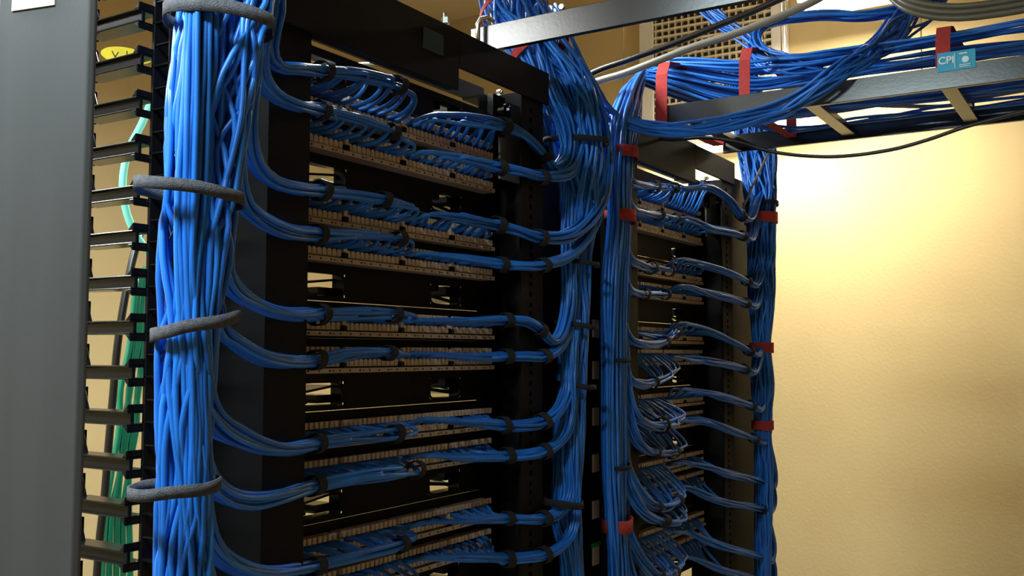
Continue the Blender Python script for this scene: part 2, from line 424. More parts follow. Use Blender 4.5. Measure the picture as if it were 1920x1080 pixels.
mb = MB(); s0 = (lab[0]-Vector((e.x, e.y, 0))).dot(dv); s1 = (lab[1]-Vector((e.x, e.y, 0))).dot(dv); zl = (lab[0].z+lab[1].z)/2
mb.prism([dpt(s0, -.0008, zl), dpt(s1, -.0008, zl), dpt(s1, -.0008, zl+.045), dpt(s0, -.0008, zl+.045)], tuple(nn*.0008))
lb = mb.build('label', LABELW, dr); lb['label'] = 'white printed label at the top of the door'
# manager between the racks and one at the right end
for (x0, lab_, hz) in ((1.325, 'black backing channel between the two racks, behind the hanging cables', 0), (2.185, 'black backing channel at the right end of the far rack', 1)):
    t = thing('vertical_cable_channel', lab_, 'cable manager', (x0, .86, 0)); yq = .790 if hz else .860
    MB().box(x0-(.02 if hz else 0), x0+(.245 if not hz else .295), yq, yq+.003, .02, CZ+.42).build('back_plate', BLACK, t)
    MB().box(x0+(.292 if hz else 0), x0+(.295 if hz else .003), yq-.06*(not hz), yq+.05*hz, .02, CZ+.42).build('side_wall', BLACK, t)
    if not hz: MB().box(x0+.242, x0+.245, .80, .86, .02, CZ+.42).build('side_wall', BLACK, t)
# power strip
po = P(1117, 616, .785)
pd = thing('power_strip', 'black vertical power strip with cream outlets between the hanging bundles', 'power strip', (po.x, .80, .25))
MB().box(po.x-.019, po.x+.019, .786, .83, .2, CZ+.12).build('housing', BLACK, pd, bevel=.001)
for i, py in enumerate((616, 694, 781, 868, 955, 1042)):
    q = P(1117, py, .785); f_ = MB().box(q.x-.0115, q.x+.0115, .7835, .787, q.z-.0155, q.z+.0155)
    ol = f_.build('outlet', OUTW, pd, bevel=.001)
    s2 = MB()
    for dz in (-.0075, .0075): s2.box(q.x-.006, q.x-.0045, .7832, .7836, q.z+dz-.003, q.z+dz+.003).box(q.x+.0035, q.x+.005, .7832, .7836, q.z+dz-.003, q.z+dz+.002)
    sl = s2.build('slots', HOLE, ol)
gq = P(1117, 1020, .785); MB().box(gq.x-.018, gq.x+.015, .7825, .7845, gq.z-.0035, gq.z+.0035).build('green_band', LED, pd)
# ================================================================= ladder trays (run from the racks out over the aisle)
def tray(xa, xb, label, y_hi, rung_y):
    hb = CZ+.4395
    t = thing('ladder_tray', label, 'cable tray', (xa, y_hi, hb), 'ladder trays over the aisle')
    for x in (xa, xb): MB().box(x-.0048, x+.0048, -1.9, y_hi, hb, hb+.038).build('side_rail', STEEL, t, bevel=.0008)
    for y in rung_y: MB().box(xa+.0048, xb-.0048, y-.0127, y+.0127, hb+.006, hb+.019).build('rung', STEEL, t, bevel=.0008)
    return t
q1 = PX(939, 94, 1.17); q2 = PX(1262, 214, 1.745)
t1 = tray(.87, 1.175, 'dark ladder tray nearest the camera, crossing above the near rack', .81, [.05-.2286*i for i in range(8)])
t2 = tray(1.745, 2.06, 'ladder tray loaded with blue cables, a blue maker sticker on its rail', .745, [.70-.2286*i for i in range(11)])
# sticker on the second tray
sa = PX(1757, 112, 1.738); sbq = PX(1829, 112, 1.738); ya, yb = sa.y, sbq.y; zc = PX(1793, 113, 1.738).z
st = MB().box(1.7388, 1.7400, yb, ya, zc-.0160, zc+.0160).build('sticker', STICK, t2); st['label'] = 'bright blue maker sticker with white lettering'
def text_part(body, size, loc, M, parent, name):
    cu = bpy.data.curves.new(name, 'FONT'); cu.body = body; cu.size = size; cu.extrude = .0002; cu.offset = .0003; cu.align_x = 'CENTER'; cu.align_y = 'CENTER'
    o = bpy.data.objects.new(name, cu); C.objects.link(o); bpy.context.view_layer.update()
    me = bpy.data.meshes.new_from_object(o.evaluated_get(bpy.context.evaluated_depsgraph_get())); bpy.data.objects.remove(o)
    me.transform(Matrix.Translation(Vector(loc)) @ Matrix.Rotation(math.radians(-90), 4, 'Z') @ Matrix.Rotation(math.radians(90), 4, 'X'))
    me.materials.append(M); o = bpy.data.objects.new(name, me); C.objects.link(o); o.parent = parent; return o
L0 = t2.location
o = text_part('CPI', .017, Vector((1.7384, ya-.014, zc+.002)), STICKW, st, 'lettering'); o.data.transform(Matrix.Translation(-L0))
pr = MB().box(1.7382, 1.7389, ya-.0275, ya-.0265, zc-.012, zc+.013).box(1.7382, 1.7389, yb+.012, ya-.034, zc+.0095, zc+.0115)
pr.tube([Vector((1.7389, (ya+yb)/2-.014, zc)), Vector((1.7383, (ya+yb)/2-.014, zc))], .0055, 12)
for dz in (-.0085, -.0115): pr.box(1.7382, 1.7389, yb+.008, ya-.034, zc+dz-.0006, zc+dz+.0006)
o = pr.build('print', STICKW, st); o.data.transform(Matrix.Translation(-L0))
# J-bolt at the end of the near tray
jb = P(884, 62, .79)
t = thing('hook_bolt', 'shiny hook bolt clamping the near tray onto the rack top', 'bolt', (1.165, .80, CZ+.437))
MB().tube([Vector((1.160, .79, CZ+.437)), Vector((1.160, .79, CZ+.478)), Vector((1.162, .786, CZ+.486)), Vector((1.168, .78, CZ+.489)), Vector((1.180, .775, CZ+.486))], .0035, 10).build('hook', ZINC, t, smooth=True)
MB().tube([Vector((1.160, .79, CZ+.4395)), Vector((1.160, .79, CZ+.446))], .0065, 6).build('nut', ZINC, t)
b9 = PX(1052, 12, 1.168)
MB().tube([b9, b9+Vector((.006, 0, 0))], .004, 8).build('rail_bolt', ZINC, t1).data.update()
# ================================================================= cable runs
G = 'blue network cable bundles'
def px_of(x, Y): return 2117-2562/(x/Y+.629)
# trunk A (left)
YA = .70
def FL(px, Y, w): q = P(px, 1400, Y); return (Vector((q.x, q.y, .03)), w, w*.7)
wayA = [W(446,-800,YA,80,.55), W(440,-90,YA,80,.55), W(432,0,YA,80,.55), W(415,42,YA,82,.5), W(395,180,YA,80,.55), W(378,355,YA,72,.5), W(366,490,YA,70,.55), W(352,612,YA,58,.55), W(345,760,YA,54,.6), W(345,915,YA,54,.6), W(345,1080,YA,56,.6), W(345,1400,YA,56,.6)]
make_bundle('thick upright trunk of bright blue cables beside the finger brackets', wayA+[FL(345,YA,.026)], 50,
    [], amp=.42, k=8, group=G)
rA = bpy.data.objects['cable_bundle']
def strap_px(cx, cy, hw, Y, hd, tilt, width, M_, parent, label, name='strap'):
    p = P(cx, cy, Y); a = hw/F*zdepth(p); t = Vector((0, 0, -1)); v = (p-O); v.z = 0; v.normalize(); u = t.cross(v).normalized()
    if u.dot(RIGHT) < 0: u = -u
    n = 44; mb = MB(); th = .0018
    for k in range(n):
        ang = 2*math.pi*k/n; ca, sa = math.cos(ang), math.sin(ang)
        ex = lambda q: math.copysign(abs(q)**.85, q)
        for (dr, dw) in ((0, -1), (th, -1), (th, 1), (0, 1)):
            q = p + u*(ex(ca)*(a+dr)) + v*(ex(sa)*(hd+dr)) + t*(dw*width/2 + tilt*ca*a + .0005*math.sin(5*ang))
            mb.v.append(tuple(q))
    for k in range(n):
        for j in range(4):
            mb.f.append((k*4+j, k*4+(j+1) % 4, ((k+1) % n)*4+(j+1) % 4, ((k+1) % n)*4+j)); mb.m.append(0)
    o = mb.build(name, M_, parent, smooth=True); o['label'] = label
    return o
strap_px(412, 40, 98, .70, .041, .05, .0125, STRAPG, rA, 'light grey fabric strap')
strap_px(356, 362, 96, .702, .037, .12, .0110, STRAPG, rA, 'light grey fabric strap')
strap_px(367, 612, 77, .702, .034, -.24, .0115, STRAPG, rA, 'dark grey fabric strap')
strap_px(328, 914, 80, .702, .034, -.08, .0105, STRAPG, rA, 'dark grey fabric strap')
# feeders
def feeder(label, pre, ties, post, z0, xs, n=12, loop=.022, dirn=1, dx=0, k=6, r=CR*.98, tw=.013, ym=.803, rr=None):
    """pre: way points up to the first tie; post: centre line along the panel; xs: punch positions"""
    way = pre+post; path = Path(way, .012); n_pre = path.nearest(*ties[0])
    root = thing('cable_bundle', label, 'cable bundle', path.p[n_pre].copy(), G)
    offs = sunflower(n); R.shuffle(offs)
    for i, (a, b) in enumerate(offs):
        pts = path.cable(a, b, i, .26)
        xt = xs[i]; lv = xt+dirn*loop*R.uniform(.7, 1.25)
        # leave the bundle where it passes lv (in the running direction)
        j = n_pre+2
        while j < len(pts)-1 and (pts[j].x-lv)*dirn < 0: j += 1
        run = pts[:j]; q = Vector((xt+R.uniform(-.002, .002), .822, z0+.0035)); fr = Vector((xt+dirn*.006, ym, z0+.004+R.uniform(0, .003)))
        last = run[-1]; t = (run[-1]-run[-2]).normalized() if len(run) > 1 else Vector((dirn, 0, 0))
        mid = last + t*.008 + (fr-last)*.25 + Vector((0, -.002, 0))
        tail = cr([run[-2], last, mid, lerp(mid, fr, .6)+Vector((dirn*.003, -.003, -.001)), fr, q], .005)
        cable_mesh(run[:-2]+tail, root, r, k)
    for tx in ties: path.strap(path.nearest(*tx), tw, root, STRAPK, grow=.0012, name='tie')
    return root
def hp(n): return n  # readable alias
S = 17    # half width in pixels of a tied feeder in the near rack
def left_x(n=12, dx=0): 
    return [XL+.010+dx+i*.0180+R.uniform(-.003, .003) for i in range(n)]
def right_x(n=12, dx=0):
    return [XL+.232+dx+i*.0178+R.uniform(-.003, .003) for i in range(n)]
N1 = [ # near rack, left feeders: pre (px,py,Y,halfwidth), tie y at 600, post
 ([(505,-90,.715,28),(508,20,.722,28),(500,85,.732,24),(520,122,.742,17),(560,128,.748,17)], (606,133), [(606,133,.772,18),(680,142,.775,17),(745,160,.778,17),(790,185,.785,14)], (748,162), .030),
 ([(485,-90,.71,24),(492,40,.72,24),(486,125,.73,22),(510,172,.742,20),(556,196,.748,18)], (600,207), [(600,207,.772,18),(670,224,.778,15),(735,246,.783,13),(795,278,.790,9)], (738,247), .020),
 ([(470,-90,.705,30),(470,100,.71,30),(462,240,.715,28),(478,310,.735,22),(512,342,.742,18),(560,354,.75,17)], (602,358), [(602,358,.772,18),(660,364,.778,16),(718,374,.780,14),(790,392,.788,10)], (718,374), .028),
 ([(450,-90,.70,30),(452,120,.705,30),(440,280,.705,28),(448,362,.715,27),(484,405,.738,22),(535,432,.745,20)], (594,440), [(594,440,.772,19),(670,442,.778,15),(748,447,.785,13),(790,458,.790,8)], (748,447), .014),
 ([(430,-90,.695,30),(425,260,.705,28),(418,430,.705,28),(428,525,.72,26),(478,570,.738,20),(535,588,.745,18)], (598,590), [(598,590,.772,20),(660,588,.776,18),(738,590,.780,14),(785,596,.790,8)], (738,590), .014),
 ([(410,-90,.695,30),(404,300,.70,30),(396,470,.70,30),(402,600,.71,28),(440,640,.732,24),(500,672,.742,22)], (592,675), [(592,675,.772,18),(650,665,.776,16),(728,662,.782,13),(780,670,.790,8)], (728,662), .014),
 ([(385,-90,.690,30),(376,380,.693,34),(362,560,.692,34),(364,690,.692,38),(402,785,.715,34),(470,832,.73,28),(530,843,.742,22)], (592,832), [(592,832,.772,18),(660,822,.776,18),(740,814,.778,17),(786,806,.785,12)], (740,814), .020),
 ([(440,-90,.705,26),(425,300,.71,26),(398,600,.71,24),(386,760,.71,24),(382,870,.712,26),(415,925,.725,26),(470,940,.738,24),(530,930,.745,20)], (590,910), [(590,910,.772,19),(660,898,.762,18),(735,888,.760,18),(786,880,.775,16)], (776,882), .020),
 ([(390,-90,.70,26),(375,400,.70,26),(372,700,.70,24),(374,900,.70,24),(386,1000,.71,26),(430,1052,.725,24),(500,1075,.742,20)], (592,1062), [(592,1062,.772,17),(660,1046,.770,14),(752,1022,.772,14),(800,1002,.785,12)], (752,1022), .022),
 ([(370,-90,.69,26),(352,400,.69,26),(360,760,.69,24),(366,1000,.69,24),(388,1090,.70,26),(430,1150,.725,24),(500,1180,.742,20)], (592,1150), [(592,1150,.772,17),(660,1130,.778,16),(752,1100,.780,14),(800,1080,.785,12)], (752,1100), .022),
]
for k, (pre, t1_, post, t2_, loop) in enumerate(N1):
    feeder('blue cables from the left trunk into the '+ORD[k]+' panel of the near rack',
        [W(pre[0][0]+6, -800, *pre[0][2:], .75)]+[W(*q, .75) for q in pre], [t1_, t2_], [W(*q, .8) for q in post], PZ0[k], left_x(), loop=loop, dirn=1, k=7)
# trunk B : drops beside the near rack's right upright
YB_ = .74
wayB = [W(930,-120,.93,58,.8), W(950,-40,.90,60,.8), W(968,30,.865,62,.75), W(1010,95,.80,56,.7), W(1056,165,.765,58,.6), W(1080,265,.75,52,.5), W(1086,380,.75,38,.6), W(1082,495,.76,28,.8), W(1078,610,.76,28,.8), W(1072,725,.76,30,.8), W(1066,830,.76,32,.8), W(1060,940,.76,31,.8), W(1074,1080,.76,24,.8), W(1080,1400,.76,24,.8)]
rB, pB = make_bundle('upright trunk of blue cables between the near rack and the power strip', wayB+[FL(1090,.76,.018)], 64,
    [(1010, 95, .014, STRAPR, dict(label='red fabric strap', grow=.003)), (960, 15, .010, STRAPR, dict(label='red fabric strap', grow=.002))], amp=.3, k=6, group=G)
for (cx, cy, hw, tl, wd) in ((1080,266,60,.02,.009), (1084,494,38,.10,.007), (1080,610,40,.12,.008), (1078,722,38,.12,.008), (1054,940,38,.14,.011)):
    strap_px(cx, cy, hw, .752, .032, tl, wd, STRAPK, rB, 'black fabric strap')
N1R = [
 ([(1000,-10,.87,22),(1010,90,.80,22),(1030,170,.77,24),(1058,235,.752,20),(1062,290,.75,16),(1040,315,.75,14),(1020,290,.752,15),(985,255,.758,16)], (944,236), [(944,236,.768,16),(880,225,.775,18),(805,218,.785,12)], .016, (1022,288)),
 ([(1010,20,.86,22),(1040,110,.79,22),(1075,190,.76,24),(1085,265,.745,20),(1068,320,.742,18),(1015,332,.748,15),(975,322,.755,14)], (936,314), [(936,314,.770,15),(870,298,.778,12),(800,285,.788,8)], .008, (1014,332)),
 ([(1030,20,.85,22),(1075,110,.78,22),(1115,190,.75,22),(1132,290,.735,20),(1118,385,.732,20),(1075,438,.735,18),(1012,445,.745,16),(970,432,.755,15)], (934,422), [(934,422,.768,16),(870,408,.775,16),(800,400,.788,9)], .010, (1010,444)),
 ([(1020,20,.86,20),(1060,110,.79,20),(1100,210,.755,20),(1118,320,.74,18),(1110,420,.738,18),(1075,475,.74,16),(1018,497,.748,14),(975,498,.755,13)], (940,496), [(940,496,.768,14),(870,484,.778,11),(795,474,.790,7)], .008, (1018,497)),
 ([(1070,330,.76,18),(1068,440,.755,18),(1066,560,.75,16),(1052,625,.748,13),(1035,640,.748,13),(1012,618,.75,14),(985,602,.755,15)], (950,600), [(950,600,.768,13),(880,602,.778,10),(770,600,.790,7)], .008, (1016,622)),
 ([(1074,400,.755,16),(1072,520,.75,16),(1068,610,.748,14),(1050,650,.746,12),(1020,668,.75,13),(985,668,.756,14)], (950,668), [(950,668,.768,13),(880,670,.778,10),(770,662,.790,7)], .008, (1022,667)),
 ([(1072,560,.755,18),(1066,660,.75,18),(1062,730,.748,16),(1045,770,.748,14),(1018,790,.75,15),(985,797,.756,15)], (944,797), [(944,797,.768,15),(880,792,.778,11),(790,785,.790,7)], .008, (1018,790)),
 ([(1072,600,.75,18),(1068,720,.745,18),(1064,795,.744,16),(1046,830,.746,14),(1020,846,.75,14),(985,852,.756,14)], (952,854), [(952,854,.768,14),(880,856,.776,12),(785,855,.790,7)], .008, (1020,846)),
 ([(1068,760,.755,18),(1068,870,.745,18),(1068,935,.744,16),(1048,962,.746,14),(1020,972,.75,14),(985,974,.756,13)], (952,972), [(952,972,.768,12),(880,976,.776,10),(790,978,.790,7)], .008, (1020,972)),
 ([(1076,800,.75,18),(1074,920,.742,18),(1070,995,.742,16),(1048,1025,.746,14),(1020,1040,.75,14),(985,1046,.756,14)], (952,1048), [(952,1048,.768,14),(880,1048,.776,13),(790,1046,.790,8)], .008, (1020,1040)),
]
for k, (pre, t1_, post, loop, tB) in enumerate(N1R):
    feeder('blue cables from the middle trunk into the right half of '+ORD[k]+' near panel',
        [W(*q, .75) for q in pre], [t1_, tB], [W(*q, .8) for q in post], PZ0[k], right_x()[::-1], loop=loop, dirn=-1, k=6)
# trunk C : from the second tray down beside the power strip
rC = thing('cable_bundle', 'blue cables lying in the loaded tray and dropping beside the power strip', 'cable bundle', P(1160, 300, .74), G)
NC = 74
wayC = [(1150,300,24),(1158,300,24)]
for i in range(NC):
    t = (i+.5)/NC; lay = (i*7) % 5; a, b = sunflower(NC)[i]
    xj = 1.775+.255*((i*0.6180339) % 1); hj = .463+.10*((i*.414) % 1)
    pts = [Vector((xj, yy, CZ+hj+.006*math.sin(i+yy*9))) for yy in (-1.7, -1.2, -.8, -.4, 0, .25, .45, .60)]
    xs_ = (xj-1.775)/.255; hs = (hj-.463)/.10
    e1 = P(1232-30*(1-hs)-20*xs_, 148-34*hs+10*xs_, .80+.06*xs_)
    pts += [lerp(pts[-1], e1, .6)+Vector((0, .03, .012)), e1]
    pts += [P(1168+30*a+6, 215+12*b, .775+.03*b), P(1164+24*a, 300, .755+.022*b), P(1162+22*a, 410, .755+.022*b), P(1155+24*a, 540, .755+.024*b), P(1153+22*a, 680, .755+.022*b), P(1154+23*a, 870, .755+.022*b), P(1158+22*a, 980, .755+.022*b), P(1163+22*a, 1080, .755+.022*b), P(1165+20*a, 1350, .755+.022*b)]
    pts.append(Vector((pts[-1].x, pts[-1].y, .03)))
    pts = [p+Vector((R.uniform(-.002,.002), R.uniform(-.003,.003), R.uniform(-.003,.003))) for p in pts]
    cable_mesh(cr(pts, .02), rC, CR, 6)
pathC = Path([W(1164,290,.755,27,.8), W(1163,410,.755,24,.8), W(1155,540,.755,26,.8), W(1153,678,.755,25,.8), W(1154,872,.755,25,.8), W(1158,982,.755,24,.8), W(1165,1200,.755,24,.8)])
for (py, w, M_, l) in ((290,.024,STRAPR,'red fabric strap'), (408,.026,STRAPR,'red fabric strap'), (676,.009,STRAPK,'black fabric strap'), (874,.009,STRAPK,'black fabric strap'), (982,.026,STRAPR,'red fabric strap')):
    strap_px({290:1164,408:1163,676:1153,874:1154,982:1157}[py], py, {290:31,408:28,676:28,874:28,982:28}[py], .752, .041, -.02, w*.82, M_, rC, l)
# straps over the loaded tray
def tray_strap(pxl, M_, wpx, htop):
    q = PX(pxl, 190, 1.738); y = q.y; w = wpx/F*zdepth(q)/.85; z0 = CZ+.436; z1 = CZ+htop
    fr = 1.7385 if pxl < 1250 else 1.7515
    zb = CZ+.4565
    if pxl > 1250: z0 = zb
    prof = [(fr, z0), (fr, z0+.04), (fr+.003, z1-.035), (fr+.018, z1-.008), (1.80, z1), (1.95, z1), (2.02, z1-.01), (2.050, z1-.05), (2.050, zb), (2.0, zb-.001), (1.76, zb-.001)]
    mb = MB(); n = len(prof)
    for (x, z) in prof:
        for (s, d) in ((-1, 0), (-1, 1), (1, 1), (1, 0)):
            cx, cz = 1.90, CZ+.5; v = Vector((x-cx, 0, z-cz)).normalized()*.0018*d
            mb.v.append((x+v.x, y+s*w/2, z+v.z))
    for i in range(n):
        for j in range(4): mb.f.append((i*4+j, i*4+(j+1) % 4, ((i+1) % n)*4+(j+1) % 4, ((i+1) % n)*4+j)); mb.m.append(0)
    o = mb.build('strap', M_, rC); o['label'] = 'red fabric strap'
tray_strap(1240, STRAPR, 20, .575); tray_strap(1392, STRAPR, 18, .580); tray_strap(1768, STRAPR, 22, .560)
# slack cables that swing over the tray rail and dip below it
wayS = [W(1800,-60,0,30,.6,X=2.0), W(1730,10,0,34,.5,X=1.93), W(1650,85,0,26,.5,X=1.80), W(1580,135,0,24,.4,X=1.715), W(1480,200,0,22,.4,X=1.70), W(1380,228,0,18,.4,X=1.67), W(1270,243,0,16,.4,X=1.62), W(1170,228,0,16,.5,X=1.56), W(1120,190,0,22,.5,X=1.50), W(1075,110,0,22,.5,X=1.47)]
make_bundle('loose blue cables swinging over the tray rail and dipping across the far rack', wayS, 13, [], amp=.45, k=7, group=G)
wayT = [W(1700,20,0,22,.6,X=1.95), W(1640,88,0,26,.5,X=1.86), W(1560,118,0,24,.5,X=1.80), W(1470,120,0,24,.5,X=1.80), W(1415,92,0,20,.5,X=1.84), W(1430,50,0,20,.5,X=1.88), W(1520,30,0,22,.5,X=1.90), W(1640,28,0,24,.5,X=1.92), W(1760,0,0,22,.5,X=1.95)]
make_bundle('coil of slack blue cables piled on top of the loaded tray', wayT, 16, [], amp=.55, k=7, group=G)
make_bundle('short run of blue cables dropping across the air grille onto the tray', [W(1180,-220,0,20,.5,X=1.9), W(1290,-20,0,20,.5,X=1.88), W(1338,30,0,18,.5,X=1.87), W(1392,66,0,16,.5,X=1.86), W(1450,112,0,14,.5,X=1.84), W(1540,132,0,14,.5,X=1.84)], 9, [], amp=.3, k=6, group=G)
# trunk D right end
wayD = [W(1385,120,.80,30,.8), W(1405,215,.775,34,.8), W(1420,290,.755,36,.7), W(1424,345,.745,32,.7), W(1427,410,.74,28,.8), W(1428,540,.74,26,.8), W(1428,652,.74,18,.8), W(1430,720,.74,22,.8), W(1430,797,.74,16,.8), W(1432,880,.74,18,.8), W(1430,1080,.74,16,.8), W(1430,1300,.74,16,.8)]
make_bundle('upright trunk of dark blue cables at the right end by the yellow wall', wayD+[FL(1430,.74,.016)], 84,
    [(None, 410, .026, STRAPR, dict(label='red fabric strap', grow=.002)), (None, 388, .010, STRAPK, dict(label='black fabric strap', grow=.003)), (None, 654, .024, STRAPR, dict(label='red fabric strap', grow=.004)), (None, 797, .022, STRAPR, dict(label='red fabric strap', grow=.004))], amp=.3, k=6, group=G)
# far rack feeders
N2 = [
 ([(1165,200,.77,14),(1168,290,.76,14),(1178,335,.755,11),(1200,346,.758,10)], (1226,350), [(1226,350,.772,11),(1262,352,.775,10),(1290,362,.785,7)], (1262,352), .02),
 ([(1168,240,.765,13),(1168,340,.76,13),(1180,385,.755,11),(1205,398,.758,10)], (1236,404), [(1236,404,.772,9),(1270,410,.778,8),(1295,420,.788,6)], (1266,410), .01),
 ([(1166,340,.765,13),(1168,440,.76,13),(1178,482,.755,11),(1198,496,.758,11)], (1220,502), [(1220,502,.772,12),(1255,508,.776,10),(1290,514,.786,6)], (1256,508), .01),
 ([(1164,380,.765,13),(1166,490,.76,13),(1176,535,.755,11),(1192,548,.758,11)], (1208,552), [(1208,552,.772,10),(1240,552,.776,9),(1285,555,.786,6)], (1248,552), .01),
 ([(1162,480,.765,13),(1164,580,.76,13),(1176,630,.755,12),(1200,644,.752,13)], (1244,642), [(1244,642,.765,12),(1270,620,.770,11),(1284,600,.780,10)], (1268,624), .03),
 ([(1162,560,.765,13),(1164,660,.76,13),(1176,708,.755,12),(1198,720,.752,12)], (1222,718), [(1222,718,.765,12),(1254,704,.768,11),(1278,684,.775,9)], (1222,718), .03),
 ([(1164,600,.765,14),(1170,710,.755,14),(1184,768,.748,13),(1208,792,.748,13)], (1240,798), [(1240,798,.755,15),(1272,790,.757,15),(1300,768,.765,12)], (1242,798), .04),
 ([(1166,640,.765,14),(1172,750,.755,14),(1186,810,.748,13),(1205,838,.748,12)], (1226,848), [(1226,848,.758,12),(1262,848,.760,12),(1300,822,.77,10)], (1262,848), .04),
 ([(1166,760,.765,14),(1170,860,.755,15),(1186,905,.748,14),(1206,935,.745,13)], (1228,950), [(1228,950,.750,13),(1262,946,.752,12),(1290,915,.765,10)], (1270,940), .04),
 ([(1166,800,.765,14),(1172,890,.750,15),(1192,940,.742,15),(1218,968,.740,13)], (1240,976), [(1240,976,.742,12),(1275,978,.745,11),(1296,950,.76,8)], (1246,978), .03),
 ([(1168,900,.765,14),(1172,980,.755,15),(1190,1030,.748,14),(1212,1062,.745,13)], (1232,1078), [(1232,1078,.750,13),(1266,1072,.752,12),(1292,1040,.765,10)], (1262,1076), .04),
 ([(1168,960,.765,14),(1172,1040,.755,15),(1190,1095,.748,14),(1212,1130,.745,13)], (1232,1140), [(1232,1140,.750,13),(1266,1130,.752,12),(1292,1100,.765,10)], (1262,1136), .04),
]
for k, (pre, t1_, post, t2_, loop) in enumerate(N2):
    feeder('blue cables curling past the power strip into the far rack, '+ORD[k]+' panel',
        [W(*q, .75) for q in pre], [t1_, t2_], [W(*q, .8) for q in post], PZ0[k], left_x(10, DX+.02), n=10, loop=loop, dirn=1, k=6)
N2R = [(352,352,405),(412,428,442),(490,500,527),(538,550,568),(610,622,658),(672,678,692),(732,738,760),(788,792,822),(868,876,905),(915,932,955),(1000,1015,1045),(1045,1060,1090)]
for k, (ya_, yb_, yc_) in enumerate(N2R):
    xt = (1390, 1392, 1400, 1398, 1404, 1396, 1408, 1414, 1440, 1428, 1432, 1430)[k]
    up = 60 if k > 3 else 90
    xo = min(1446, xt+26) if k < 8 else 1448
    pre = [W(1428,yc_-160,.75,11,.8), W(1436,yc_-80,.745,11,.8), W(xo,yc_-22,.738,10,.8), W((xt+xo)/2+4,yc_+7,.735,9,.8), W(xt,yc_,.74,9,.8)]
    post = [W(1366,lerp(yb_,yc_,.45),.750,11,.8), W(1330,yb_,.765,11,.8), W(1290,ya_,.78,9,.8), W(1258,ya_-2,.788,6,.8)]
    feeder('blue cables arching from the right trunk into the far rack, '+ORD[k]+' panel',
        pre, [(xt, yc_)], post, PZ0[k], right_x(10, DX)[::-1], n=10, loop=.008, dirn=-1, k=6)
# ---------------------------------------------------------------- single cables
def single(name, label, pts, r, M_, cat='cable', group=None, k=8):
    o = MB().tube(cr(pts, .012), r, k).build(name, M_, None, smooth=True); return tag(o, label, cat, group)
single('power_cable', 'thick black cable rising diagonally in front of the air grille', [PX(1040,190,1.60), PX(1105,140,1.60), PX(1180,112,1.60), PX(1257,84,1.60), PX(1348,47,1.60), PX(1435,11,1.60), PX(1520,-30,1.60), PX(1650,-110,1.6)], .0058, KCAB)
single('power_cable', 'thick grey cable running just below the black diagonal cable', [PX(1050,200,1.62), PX(1108,158,1.62), PX(1170,138,1.62), PX(1233,114,1.62), PX(1300,88,1.62), PX(1370,66,1.62), PX(1440,40,1.62), PX(1530,0,1.62), PX(1640,-70,1.62)], .0068, GREYC)
for i, (dy, lab_) in enumerate(((0, 'outermost grey cable of the coil hanging over the tray at upper right'), (-11, 'middle grey cable of the coil hanging over the tray at upper right'), (-22, 'innermost grey cable of the coil hanging over the tray at upper right'))):
    single('coiled_cable', lab_, [PX(1640,-60+dy,1.70), PX(1668,-8+dy,1.68), PX(1700,18+dy,1.66), PX(1745,31+dy,1.65), PX(1800,34+dy,1.64), PX(1860,28+dy,1.64), PX(1940,14+dy,1.64), PX(2060,-20+dy,1.64)], .0052, GREYD, group='grey coiled cables')
single('thin_cable', 'thin cable sagging from the near trunk across the top of the yellow wall', [PX(1195,248,1.75), PX(1250,262,1.75), PX(1320,258,1.75), PX(1380,266,1.75), PX(1440,283,1.75), PX(1505,292,1.75), PX(1580,293,1.75), PX(1670,281,1.75), PX(1740,262,1.75), PX(1810,238,1.75), PX(1920,209,1.75), PX(2040,180,1.75)], .0033, KCAB)
single('thin_cable', 'thin grey wire slanting down in front of the right trunk', [PX(1492,205,2.1), PX(1482,228,2.1), PX(1440,290,2.15), PX(1415,340,2.18), PX(1393,390,2.2)], .0026, GREYC)
single('thin_cable', 'thin dark cable lying wavy between the tray rails', [PX(1420,188,2.02), PX(1520,198,2.02), PX(1600,196,2.02), PX(1690,199,2.02), PX(1780,198,2.02), PX(1860,180,2.02), PX(1940,166,2.02), PX(2050,150,2.02)], .004, GREYC)
single('thin_cable', 'thin brown cable hanging beside the right trunk at the bottom', [P(1436,980,.76), P(1444,1010,.76), P(1450,1050,.76), P(1450,1100,.76), P(1450,1300,.76)], .0028, KCAB)
# cables behind the finger brackets
single('mint_cable', 'pale mint green cable bowing behind the upper finger brackets', [P(300,150,1.25), P(266,232,1.25), P(240,285,1.25), P(230,345,1.25), P(238,400,1.25), P(258,445,1.25), P(300,500,1.25)], .0055, TEAL)
single('black_cable', 'black cable slanting down behind the finger brackets', [P(262,440,1.3), P(248,490,1.3), P(232,570,1.3), P(220,650,1.3), P(212,740,1.3), P(204,830,1.3), P(196,930,1.3), P(186,1020,1.3), P(180,1120,1.3), P(175,1400,1.3)], .0062, KCAB)
gl = ['leftmost green cable hanging behind the finger brackets', 'second green cable from the left behind the finger brackets', 'middle green cable hanging behind the finger brackets', 'fourth green cable from the left behind the finger brackets', 'rightmost green cable hanging behind the finger brackets']
for i in range(5):
    x = 222+i*8
    single('green_cable', gl[i], [P(x+34,520-i*10,1.35), P(x+22,640,1.35), P(x+(14 if i%2 else 4),730,1.35), P(x+2,800,1.35), P(x-12+(8 if i%2 else 0),880,1.35), P(x-24+i*3,960,1.35), P(x-30+i*5,1060,1.35), P(x-34+i*6,1200,1.35), P(x-34+i*6,1500,1.35)], .0050, GREEN, group='green cables behind the brackets')
gw_ = [(590,108,'green cable seen through the gap above the topmost left bundle'), (835,196,'green cable seen through the upper right window of the near rack'), (838,378,'green cable seen through the second right window of the near rack'), (835,725,'green cable seen through the fourth right window of the near rack'), (600,335,'green cable seen through the second left window of the near rack'), (420,1010,'green cable seen through the round hole at lower left'), (838,905,'green cable seen through the lowest right window of the near rack')]
